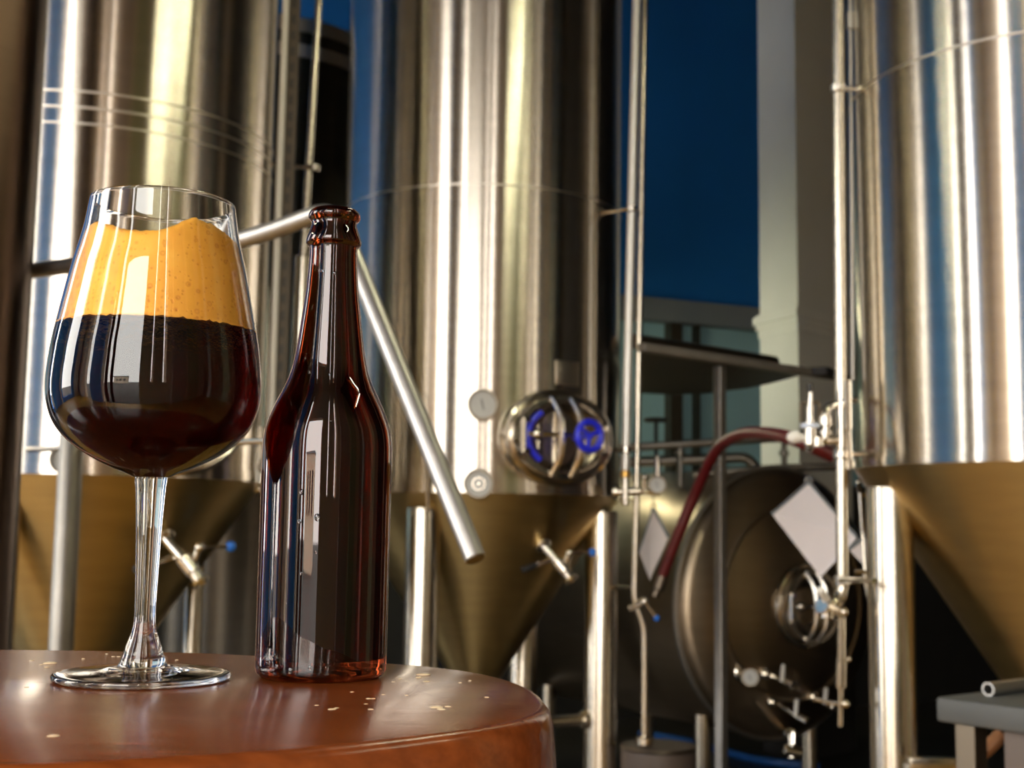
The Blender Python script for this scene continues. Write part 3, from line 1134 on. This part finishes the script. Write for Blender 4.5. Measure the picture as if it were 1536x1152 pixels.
# ------------------------------------------------------------------ platform with post
PZ = at(1080, 545, 4.75).z
P1, P2 = onz(962, 526, PZ), onz(1275, 572, PZ)
back = [onz(px, py, PZ) for px, py in ((1240, 561), (1200, 563), (1160, 574), (1120, 583), (1060, 590), (1010, 592), (962, 590))]
poly = [(P1.x, P1.y), (P2.x, P2.y)] + [(p.x, p.y) for p in back]
root = thing('platform', onz(1080, 545, PZ) * 1.0, 'dark raised platform on a slim grey post below the blue wall', 'platform')
root.location.z = 0
ORG[root.name].z = 0
obj('deck', prism(nb(), poly, PZ, PZ + 0.03), M['deck'], root, smooth=False)
fd = (P2 - P1).normalized()
fm = Matrix((fd, Vector((-fd.y, fd.x, 0)), Vector((0, 0, 1)))).transposed().to_4x4()
fm.translation = (P1 + P2) / 2 + Vector((0, 0, 0.012))
obj('edge_beam', box(nb(), ((P2 - P1).length, 0.04, 0.03), fm, 0.004), M['edgegrey'], root, smooth=False)
pp = at(1080, 700, 4.75)
fm2 = fm.copy()
fm2.translation = Vector((pp.x, pp.y, (PZ - 0.01) / 2))
obj('post', box(nb(), (0.036, 0.036, PZ - 0.01), fm2, 0.004), M['pipe_dull'], root, smooth=False)
far_p = sum(back[3:6], Vector()) / 3
obj('post', rod(nb(), (far_p.x - 0.5, far_p.y - 0.05, 0), (far_p.x - 0.5, far_p.y - 0.05, PZ), 0.03, 10), M['dark_steel'], root)
# thick dark pipes lying on the platform
nrmf = Vector((-fd.y, fd.x, 0))
for i, (off, rr, lab) in enumerate(((0.16, 0.028, 'dark pipe lying along the front of the platform'), (0.30, 0.04, 'thicker dark pipe lying further back on the platform'))):
    a = P1 + nrmf * off + fd * (0.12 + 0.25 * i) + Vector((0, 0, 0.036 + rr))
    b = P2 + nrmf * off - fd * (0.3 + 0.5 * i) + Vector((0, 0, 0.036 + rr))
    tag(obj('dark_pipe', rod(nb(), a, b, rr, 20), M['dark_steel']), lab, 'pipe')

# ------------------------------------------------------------------ hanging paper signs
def sign(corners, Y, label, hang):
    P = [at(px, py, yy) for (px, py), yy in zip(corners, Y)]
    root = thing('paper_sign', P[2], label, 'sign')
    n = (P[1] - P[0]).cross(P[3] - P[0]).normalized()
    if n.y > 0:
        n = -n
    bm = nb()
    lo = [bm.verts.new(p - n * 0.0015) for p in P]
    hi = [bm.verts.new(p + n * 0.0015) for p in P]
    bm.faces.new(lo[::-1])
    bm.faces.new(hi)
    for i in range(4):
        bm.faces.new((lo[i], lo[(i + 1) % 4], hi[(i + 1) % 4], hi[i]))
    obj('sheet', bm, M['paper'], root, smooth=False)
    bm = nb()
    for i, j in ((0, 1), (0, 3)):
        rod(bm, P[i] + n * 0.0, P[j], 0.0055, 6)
    obj('sleeve_edge', bm, M['greytrim'], root)
    bm = nb()
    top = P[0] + Vector((0, 0, 0.004))
    torus(bm, 0.012, 0.003, frame_z(top, n), 14, 6)
    rod(bm, top, hang, 0.002, 6)
    obj('hook', bm, M['fit'], root)


sign([(1213, 723), (1158, 771), (1231, 866), (1286, 806)], [4.6, 4.62, 4.58, 4.5], 'large blank white square paper sign hung by one corner before the lying tank', at(1213, 700, 4.7))
sign([(1308, 797), (1273, 824), (1306, 858), (1334, 826)], [3.78, 3.76, 3.76, 3.80], 'small white paper sign half hidden behind a steel leg', at(1294, 798, 3.75))
sign([(980, 762), (959, 828), (975, 870), (1003, 806)], [4.75, 4.8, 4.75, 4.7], 'narrow white paper sign seen edge-on beside the red hose', at(980, 742, 4.7))

# small drain tube with valve behind the right leg
bm = nb()
rod(bm, at(1290, 735, 3.75), at(1294, 800, 3.75), 0.007, 10)
rod(bm, at(1290, 742, 3.75), at(1300, 742, 3.75), 0.005, 8)
rod(bm, at(1297, 860, 3.72), at(1303, 890, 3.72), 0.008, 10)
rod(bm, at(1303, 888, 3.72), at(1308, 903, 3.72), 0.011, 10)
rod(bm, at(1282, 858, 3.72), at(1302, 858, 3.72), 0.006, 8)
rod(bm, at(1294, 795, 3.75), at(1298, 862, 3.72), 0.005, 8)
rod(bm, at(1288, 720, 3.72), at(1290, 737, 3.75), 0.010, 8)
obj('side_tube', bm, M['pipe'], TRt.root)

# ------------------------------------------------------------------ hoses
root = thing('red_hose', at(985, 880, 4.5), 'dark red hose arching from the relief valve down to the floor beside the lying tank', 'hose')
bm = nb()
tube(bm, smooth_path([at(1250, 684, 3.4), at(1195, 660, 3.42), at(1150, 650, 3.7), at(1110, 652, 4.0), at(1075, 676, 4.25), at(1045, 735, 4.4), at(1018, 800, 4.45), at(992, 868, 4.5)], 8), 0.019, 14)
obj('tube', bm, M['redhose'], root)
bm = nb()
rod(bm, at(994, 863, 4.5), at(986, 885, 4.5), 0.024, 14)
rod(bm, at(986, 884, 4.5), at(981, 896, 4.5), 0.016, 12)
obj('coupling', bm, M['dark_steel'], root)
bm = nb()
hp = [onz(px, py, 0.02) for px, py in ((960, 1100), (1030, 1112), (1090, 1128), (1150, 1142), (1230, 1150))]
tag(obj('blue_hose', tube(nb(), smooth_path(hp, 6), 0.02, 10), M['bluehose']), 'dark blue hose lying on the floor under the lying tank', 'hose')
# low drum where the thin pipe ends
dp = at(968, 1120, 4.46)
bm = nb()
lathe(bm, [(0, 0), (0.12, 0), (0.13, 0.02), (0.13, dp.z - 0.01), (0.12, dp.z), (0, dp.z)], 28, Matrix.Translation((dp.x + 0.05, dp.y + 0.05, 0)))
root = thing('floor_drum', (dp.x + 0.05, dp.y + 0.05, 0), 'low dark drum on the floor where the thin pipe ends', 'drum')
obj('body', bm, M['bindark'], root)
bm = nb()
torus(bm, 0.128, 0.007, Matrix.Translation((dp.x + 0.05, dp.y + 0.05, dp.z - 0.008)), 28, 6)
obj('rim', bm, M['dark_steel'], root)

# ------------------------------------------------------------------ steel worktable at the right
SZ = 0.865
A = onz(1403, 1045, SZ)
B = onz(1540, 1063, SZ)
u = (B - A).normalized()
v = Vector((-u.y, u.x, 0))
if v.y < 0:
    v = -v
LW, DWt = 0.75, 0.42
TM = Matrix((u, v, Vector((0, 0, 1)))).transposed().to_4x4()
TM.translation = A
root = thing('worktable', (A.x, A.y, 0), 'grey steel worktable cut off at the lower right corner', 'table')
tb = lambda x0, x1, y0, y1, z0, z1, bev=0.0: box(nb(), (x1 - x0, y1 - y0, z1 - z0), TM @ Matrix.Translation(((x0 + x1) / 2, (y0 + y1) / 2, (z0 + z1) / 2 - 0 + 0)), bev)
TM.translation = Vector((A.x, A.y, 0))
obj('tabletop', tb(0, LW, 0, DWt, SZ - 0.042, SZ, 0.006), M['greysteel'], root)
for lx in (0.03, LW - 0.07):
    for ly in (0.01, DWt - 0.05):
        obj('leg', tb(lx, lx + 0.038, ly, ly + 0.038, 0, SZ - 0.042, 0.002), M['bezel'], root, smooth=False)
obj('under_box', tb(0.115, LW - 0.09, 0.02, DWt - 0.06, SZ - 0.30, SZ - 0.042, 0.004), M['bindark'], root)
bm = nb()
pa, pb = at(1452, 1150, 2.35), at(1492, 1112, 2.35)
zlo = pa
rod(bm, pa + (pa - pb) * 0.6, pb + (pb - pa) * 0.3, 0.013, 10)
tag(obj('brace', bm, M['orangewood'], root), 'orange brown wooden brace')
# tube lying on the worktable
t0 = onz(1482, 1034, SZ + 0.012)
t1 = at(1560, 1010, t0.y + 0.14)
t1.z = SZ + 0.012
td = (onz(1560, 1024, SZ + 0.012) - t0).normalized()
bm = nb()
ro, ri, L = 0.012, 0.009, 0.4
lathe(bm, [(ri, 0), (ro, 0), (ro, L), (ri, L)], 20, frame_z(t0, td), closed=True)
tag(obj('steel_tube', bm, M['pipe_dull']), 'short steel tube lying on the grey worktable', 'tube')
# pale bar on the floor between leg and worktable
fa, fb = at(1362, 1146, 3.05), at(1440, 1146, 3.05)
root = thing('cross_bar', (fa.x, fa.y, 0), 'low pale steel cross bar between the right leg and the worktable', 'bar')
obj('bar', box(nb(), ((fb - fa).length, 0.03, 0.03), frame_z((fa + fb) / 2, Vector((0, 0, 1)), Vector((0, 1, 0))), 0.003), M['pipe'], root)
for q in (fa, fb):
    obj('foot', rod(nb(), (q.x, q.y, 0), (q.x, q.y, fa.z), 0.012, 10), M['pipe_dull'], root)

# ------------------------------------------------------------------ wooden table
BB = at(481, 1014, 0.61)                                 # bottle base centre
TZ = BB.z
GB = onz(213, 1019, TZ)                                  # glass base centre
edge = [(-90, 974), (0, 974), (150, 975), (300, 978), (380, 982), (480, 987), (580, 993), (640, 998), (700, 1004), (745, 1012), (785, 1024), (812, 1038), (827, 1056),
        (828, 1064), (815, 1074), (785, 1084), (740, 1092), (680, 1101), (600, 1110), (500, 1121), (400, 1130), (200, 1143), (0, 1152)]
E2 = [onz(px, py, TZ) for px, py in edge]
xm = -0.235                                              # mirror to close the oval on the unseen side
loop = [Vector((p.x, p.y)) for p in E2 if p.x > xm]
far_y = max(p.y for p in loop)
mir = [Vector((2 * xm - p.x, p.y)) for p in reversed(loop)]
top_loop = loop + mir
cen = sum(top_loop, Vector((0, 0))) / len(top_loop)
# smooth closed loop, resampled
def resample(lp, n):
    d = [0]
    m = len(lp)
    for i in range(m):
        d.append(d[-1] + (lp[(i + 1) % m] - lp[i]).length)
    out = []
    for k in range(n):
        s = d[-1] * k / n
        i = max(j for j in range(m) if d[j] <= s)
        t = (s - d[i]) / max(1e-9, d[i + 1] - d[i])
        out.append(lp[i].lerp(lp[(i + 1) % m], t))
    return out
RL = resample(top_loop, 140)
for _ in range(4):
    RL = [(RL[i - 1] + RL[i] * 2 + RL[(i + 1) % 140]) / 4 for i in range(140)]
root = thing('wooden_table', (cen.x, cen.y, 0), 'small reddish brown varnished wooden table holding the glass and the bottle', 'table')
bm = nb()
levels = [(0.0, -0.0045), (-0.0008, -0.0018), (-0.003, 0.0), (-0.008, 0.0012), (-0.03, 0.003), (-0.055, 0.004), (-0.062, 0.002), (-0.064, -0.004)]
rings = []
for dz, off in levels:
    ring = []
    for i, p in enumerate(RL):
        tn = (RL[(i + 1) % 140] - RL[i - 1]).normalized()
        nn = Vector((tn.y, -tn.x))
        if nn.dot(p - cen) < 0:
            nn = -nn
        wob = 0.0006 * noise.noise(Vector((p.x * 60, p.y * 60, dz * 40)))
        q = p + nn * (off + wob)
        ring.append(bm.verts.new((q.x, q.y, TZ + dz)))
    rings.append(ring)
for a, b in zip(rings, rings[1:]):
    for i in range(140):
        j = (i + 1) % 140
        bm.faces.new((a[i], a[j], b[j], b[i]))
bm.faces.new(rings[0])
bm.faces.new(rings[-1][::-1])
obj('tabletop', bm, M['wood'], root, angle=50)
bm = nb()
lathe(bm, [(0, TZ - 0.062), (0.09, TZ - 0.064), (0.09, TZ - 0.08), (0.045, TZ - 0.12), (0.04, 0.12), (0.06, 0.05), (0.0, 0.05)], 28, Matrix.Translation((cen.x, cen.y, 0)))
obj('pedestal', bm, M['wood'], root)
bm = nb()
lathe(bm, [(0, 0.06), (0.06, 0.055), (0.15, 0.025), (0.16, 0.0), (0, 0)], 36, Matrix.Translation((cen.x, cen.y, 0)))
obj('base', bm, M['wood'], root)

# ------------------------------------------------------------------ wine glass and stout
GY = GB.y
def gz_(py, px=225):
    return at(px, py, GY).z
def gr(hw, py):
    return hw * depth(at(225, py, GY)) / F
GT = Matrix.Translation((GB.x, GB.y, 0))
outer_px = [(307, 106), (330, 109.5), (352, 113.5), (378, 120), (405, 127), (440, 134.5), (471, 141), (515, 149.5), (545, 153.5), (575, 156), (600, 155), (625, 149), (645, 139), (662, 124), (678, 104), (692, 80), (703, 57), (711, 36), (716, 25)]
outer = [(gr(h, y), gz_(y)) for y, h in outer_px]
def spline2(pts, n):
    p3 = [Vector((a, b, 0)) for a, b in pts]
    return [(p.x, p.y) for p in smooth_path(p3, n)]
OUT = spline2(outer, 4)
TH = 0.0013
def offset(prof, t):
    out = []
    for i, (r, z) in enumerate(prof):
        a, b = prof[max(0, i - 1)], prof[min(len(prof) - 1, i + 1)]
        tx, tz = b[0] - a[0], b[1] - a[1]
        L = math.hypot(tx, tz) or 1
        nx, nz = -tz / L, tx / L              # outward for a profile listed top to bottom
        if nx < 0 and abs(tz) > abs(tx):
            nx, nz = -nx, -nz
        out.append((r - nx * t, z - nz * t))
    return out
ztop, zst = OUT[0][1], OUT[-1][1]
INN = [(r, z) for r, z in offset(OUT, TH) if r > 0.004 and z > zst + 0.004]
INN = [p for p in INN if p[1] > zst + 0.0045]
inner_bot = (0.0, zst + 0.0042)
glass = thing('wine_glass', (GB.x, GB.y, TZ), 'clear stemmed wine glass holding dark stout with a thick tan head', 'glass')
rimr = (OUT[0][0] + INN[0][0]) / 2
prof = [(0, zst), (OUT[-1][0], zst)] + OUT[::-1][1:] + [(rimr + TH * 0.35, ztop + TH * 0.45), (rimr - TH * 0.35, ztop + TH * 0.45)] + [p for p in INN if p[1] > gz_(502)]
bowl = obj('bowl', lathe(nb(), prof, 96, GT), M['glass'], glass, angle=60)
stem_px = [(716, 24), (722, 23.5), (735, 22), (760, 20.5), (800, 18.5), (850, 17), (900, 15.5), (925, 15.5), (940, 17), (955, 21), (970, 26.5), (985, 31), (993, 34), (998, 37)]
st = spline2([(gr(h, y), gz_(y)) for y, h in stem_px], 3)
st = [(r, max(z, TZ + 0.0065)) for r, z in st]
obj('stem', lathe(nb(), [(0, st[0][1] - 0.0001)] + [(r, z - 0.0001) for r, z in st] + [(0, st[-1][1] - 0.0001)], 64, GT), M['glass'], glass, angle=60)
fr_ = gr(130, 1019)
zs = st[-1][1] - 0.0002
foot = [(0, zs), (st[-1][0] * 1.02, zs), (fr_ * 0.45, TZ + 0.0052), (fr_ * 0.75, TZ + 0.0037), (fr_ * 0.96, TZ + 0.0032), (fr_ * 0.995, TZ + 0.0026), (fr_, TZ + 0.0016), (fr_ * 0.99, TZ + 0.0006), (fr_ * 0.95, TZ + 0.0001), (fr_ * 0.8, TZ + 0.0003), (fr_ * 0.3, TZ + 0.0012), (0, TZ + 0.0014)]
obj('foot', lathe(nb(), spline2(foot, 3), 96, GT), M['glass'], glass, angle=60)

OV = 0.00012                                             # liquid reaches a hair into the glass so no air gap shows
LIQ = [(r + OV, z) for r, z in INN]
zb_ = gz_(497)
zt_ = gz_(366)
beer = thing('stout_beer', (GB.x, GB.y, inner_bot[1]), 'black stout filling the lower bowl of the wine glass, topped by foam', 'beer')
def rad_at(z):
    for (r0, z0), (r1, z1) in zip(LIQ, LIQ[1:]):
        if z1 <= z <= z0:
            t = (z - z0) / (z1 - z0)
            return r0 + (r1 - r0) * t
    return LIQ[0][0] if z > LIQ[0][1] else LIQ[-1][0]
lp = [(rad_at(zb_), zb_)] + [p for p in LIQ if p[1] < zb_ - 0.0005] + [(0, inner_bot[1] - OV)]
bm = nb()
lathe(bm, [(0, zb_), (rad_at(zb_) * 0.9, zb_)] + lp, 96, GT)
obj('liquid', bm, M['beer'], beer, angle=60)
# foam: body of revolution with a lumpy top and a ragged lower edge
bm = nb()
seg, rows = 160, 26
def foam_top(x, y):
    # local x right, y away: high at the left, dip in the middle, lump at the right
    t = min(1.0, max(0.0, (-x - 0.002) / 0.026))
    h = -0.0016 + 0.0062 * t * t * (3 - 2 * t) + 0.0085 * math.exp(-((x - 0.0225) / 0.0085) ** 2) + (0.003 if x > 0.0225 else 0.0) * (1 - math.exp(-((x - 0.0225) / 0.006) ** 2))
    return zt_ + h + 0.0013 * noise.noise(Vector((x * 160, y * 160, 0.3))) + 0.0008 * noise.noise(Vector((x * 480, y * 480, 1.3)))
rings = []
for i in range(rows + 1):
    f = i / rows
    ring = []
    for k in range(seg):
        a = 2 * PI * k / seg
        ca_, sa_ = math.cos(a), math.sin(a)
        r0 = rad_at(zt_)
        tz = foam_top(r0 * ca_, r0 * sa_)
        bz = zb_ + 0.0004 + 0.0010 * noise.noise(Vector((ca_ * 8, sa_ * 8, 5))) + 0.0008 * noise.noise(Vector((ca_ * 26, sa_ * 26, 2)))
        z = bz + (tz - bz) * f
        r = rad_at(z) - 0.00025
        if f > 0.93:
            r -= 0.0022 * ((f - 0.93) / 0.07) ** 2
        ring.append(bm.verts.new(GT @ Vector((r * ca_, r * sa_, z))))
    rings.append(ring)
nr = 16
rtop = [math.hypot(v.co.x - GB.x, v.co.y - GB.y) for v in rings[-1]]
for j in range(1, nr):
    g = 1 - j / nr
    ring = []
    for k in range(seg):
        a = 2 * PI * k / seg
        r = rtop[k] * g
        ring.append(bm.verts.new(GT @ Vector((r * math.cos(a), r * math.sin(a), foam_top(r * math.cos(a), r * math.sin(a))))))
    rings.append(ring)
for a, b in zip(rings, rings[1:]):
    for i in range(seg):
        j = (i + 1) % seg
        bm.faces.new((a[i], a[j], b[j], b[i]))
bm.faces.new(rings[-1])
bm.faces.new(rings[0][::-1])
tag(obj('foam', bm, M['foam'], beer, angle=80), 'thick tan orange foam head')

# ------------------------------------------------------------------ beer bottle
BY = BB.y
def bz_(py):
    return at(490, py, BY).z
def br(hw, py):
    return hw * depth(at(490, py, BY)) / F
BT = Matrix.Translation((BB.x, BB.y, 0))
bpx = [(315, 31), (318, 35.5), (324, 38.6), (329, 38.2), (333, 34.6), (337, 33.6), (344, 35.4), (354, 39), (362, 41.2), (367, 41), (371, 36.8), (378, 35.6), (400, 36.4), (440, 39.5), (480, 44.5), (520, 50), (555, 56.5), (580, 66), (600, 76), (620, 85), (640, 92), (660, 95.5), (690, 96.8), (800, 97.2), (900, 97.6), (985, 97.8), (1000, 97.5)]
bo = [(br(h, y), bz_(y)) for y, h in bpx]
bo = spline2(bo, 3)
rB = br(97.5, 1010)
zz0 = bo[-1][1]
heel = []
hgt = zz0 - TZ
for i in range(1, 8):
    a = PI / 2 * i / 7
    heel.append((rB * (1 - 0.13 * (1 - math.cos(a))), TZ + hgt * (1 - math.sin(a))))
bo = bo + heel
bot_o = bo + [(rB * 0.80, TZ + 0.0002), (rB * 0.6, TZ + 0.003), (rB * 0.3, TZ + 0.0055), (0, TZ + 0.006)]
TB = 0.0026
bi = []
for r, z in offset(bo, TB):
    if z > TZ + 0.006 and r > 0.004:
        bi.append((min(r, max(r0 for r0, z0 in bo) - TB), z))
# keep the inner neck plain: ignore the outer beads
zc = bz_(376)
bi = [((br(35.6, 376) - TB) if z > zc else r, z) for r, z in bi]
bi = [p for p in bi if p[1] < bo[0][1] - 0.0005]
prof = bi[::-1] + [(bi[0][0] + 0.0004, bo[0][1])] + bot_o
prof = [(0, TZ + 0.0105), (rB * 0.5, TZ + 0.0088)] + prof
bottle = thing('beer_bottle', (BB.x, BB.y, TZ), 'unlabelled uncapped brown glass beer bottle standing on the wooden table', 'bottle')
shell = obj('glass_body', lathe(nb(), prof, 96, BT), M['amber'], bottle, angle=60)
# water drops on the bottle
def bottle_point(px, py):
    d = ray(px, py)
    o = Vector((0, 0, EYE))
    t = 0.45
    while t < 0.75:
        p = o + d * t
        r = math.hypot(p.x - BB.x, p.y - BB.y)
        for (ra_, za), (rb2, zb2) in zip(bo, bo[1:]):
            if zb2 <= p.z <= za:
                rr = ra_ + (rb2 - ra_) * ((p.z - za) / ((zb2 - za) or 1))
                if r < rr:
                    return p, Vector((p.x - BB.x, p.y - BB.y, 0)).normalized()
                break
        t += 0.0006
    return None
proto = None
spots = [(484, 407, .0013), (502, 410, .001), (500, 440, .0007), (464, 560, .0012), (495, 563, .0010), (490, 478, .0006), (470, 690, .0007), (452, 738, .0012), (476, 776, .0016), (450, 782, .0012),
         (474, 828, .0009), (452, 860, .0008), (506, 372, .0007), (420, 700, .0006), (435, 645, .0008), (497, 632, .0006), (465, 1002, .0012), (436, 1006, .0013), (415, 1000, .0010), (490, 1002, .0010), (500, 700, .0005), (430, 905, .0006)]
for px, py, r in spots:
    h = bottle_point(px, py)
    if not h:
        continue
    if proto is None:
        bm = nb()
        n = 6
        lathe(bm, [(math.sin(PI / 2 * i / n), 0.55 * math.cos(PI / 2 * i / n)) for i in range(n + 1)] + [(0, 0)], 12, Matrix.Identity(4))
        bmesh.ops.recalc_face_normals(bm, faces=bm.faces)
        dm = bpy.data.meshes.new('droplet')
        bm.to_mesh(dm)
        bm.free()
        dm.materials.append(M['glass'])
        for p_ in dm.polygons:
            p_.use_smooth = True
        proto = dm
    o = bpy.data.objects.new('droplet', dm)
    COL.objects.link(o)
    o.parent = bottle
    m = frame_z(h[0] - Vector((BB.x, BB.y, TZ)) - h[1] * 0.0001, h[1])
    o.matrix_local = m @ Matrix.Diagonal((r, r * 1.25, r, 1))
# beer drops on the table
dm2 = dm.copy()
dm2.materials[0] = simple('pale_beer_drop', (0.75, 0.58, 0.36), 0.15, 0, 0.05, 200, coat=1.0)
drops = [(48, 991, .0014), (62, 997, .0010), (75, 995, .0030), (70, 1001, .0012), (40, 1031, .001), (125, 988, .001), (170, 985, .0009), (178, 985, .0009), (265, 990, .0008), (160, 981, .0008),
         (498, 1064, .0014), (505, 1062, .0009), (556, 1064, .0010), (553, 1048, .0012), (549, 1056, .0008), (560, 1048, .0009), (528, 1038, .0008), (575, 1042, .0007), (655, 1061, .0022), (662, 1064, .0016),
         (672, 1060, .0012), (635, 1012, .0030), (628, 1016, .0016), (600, 1018, .0010), (590, 1023, .0008), (475, 1058, .0008), (610, 1043, .0008), (690, 1024, .0010), (705, 1021, .0008), (640, 1022, .0014), (80, 1104, .0018), (730, 1046, .0010)]
for px, py, r in drops:
    p = onz(px, py, TZ)
    if (Vector((p.x - BB.x, p.y - BB.y))).length < rB + r or (Vector((p.x - GB.x, p.y - GB.y))).length < fr_ + r:
        continue
    o = bpy.data.objects.new('beer_drop', dm2)
    COL.objects.link(o)
    o.location = p - Vector((0, 0, 0.00003))
    o.scale = (r * 1.25, r, r * 0.55)
    o.rotation_euler = (0, 0, random.uniform(0, 6))
    tag(o, 'tiny pale beer drop on the wooden tabletop', 'beer drop', 'beer drops on the tabletop')
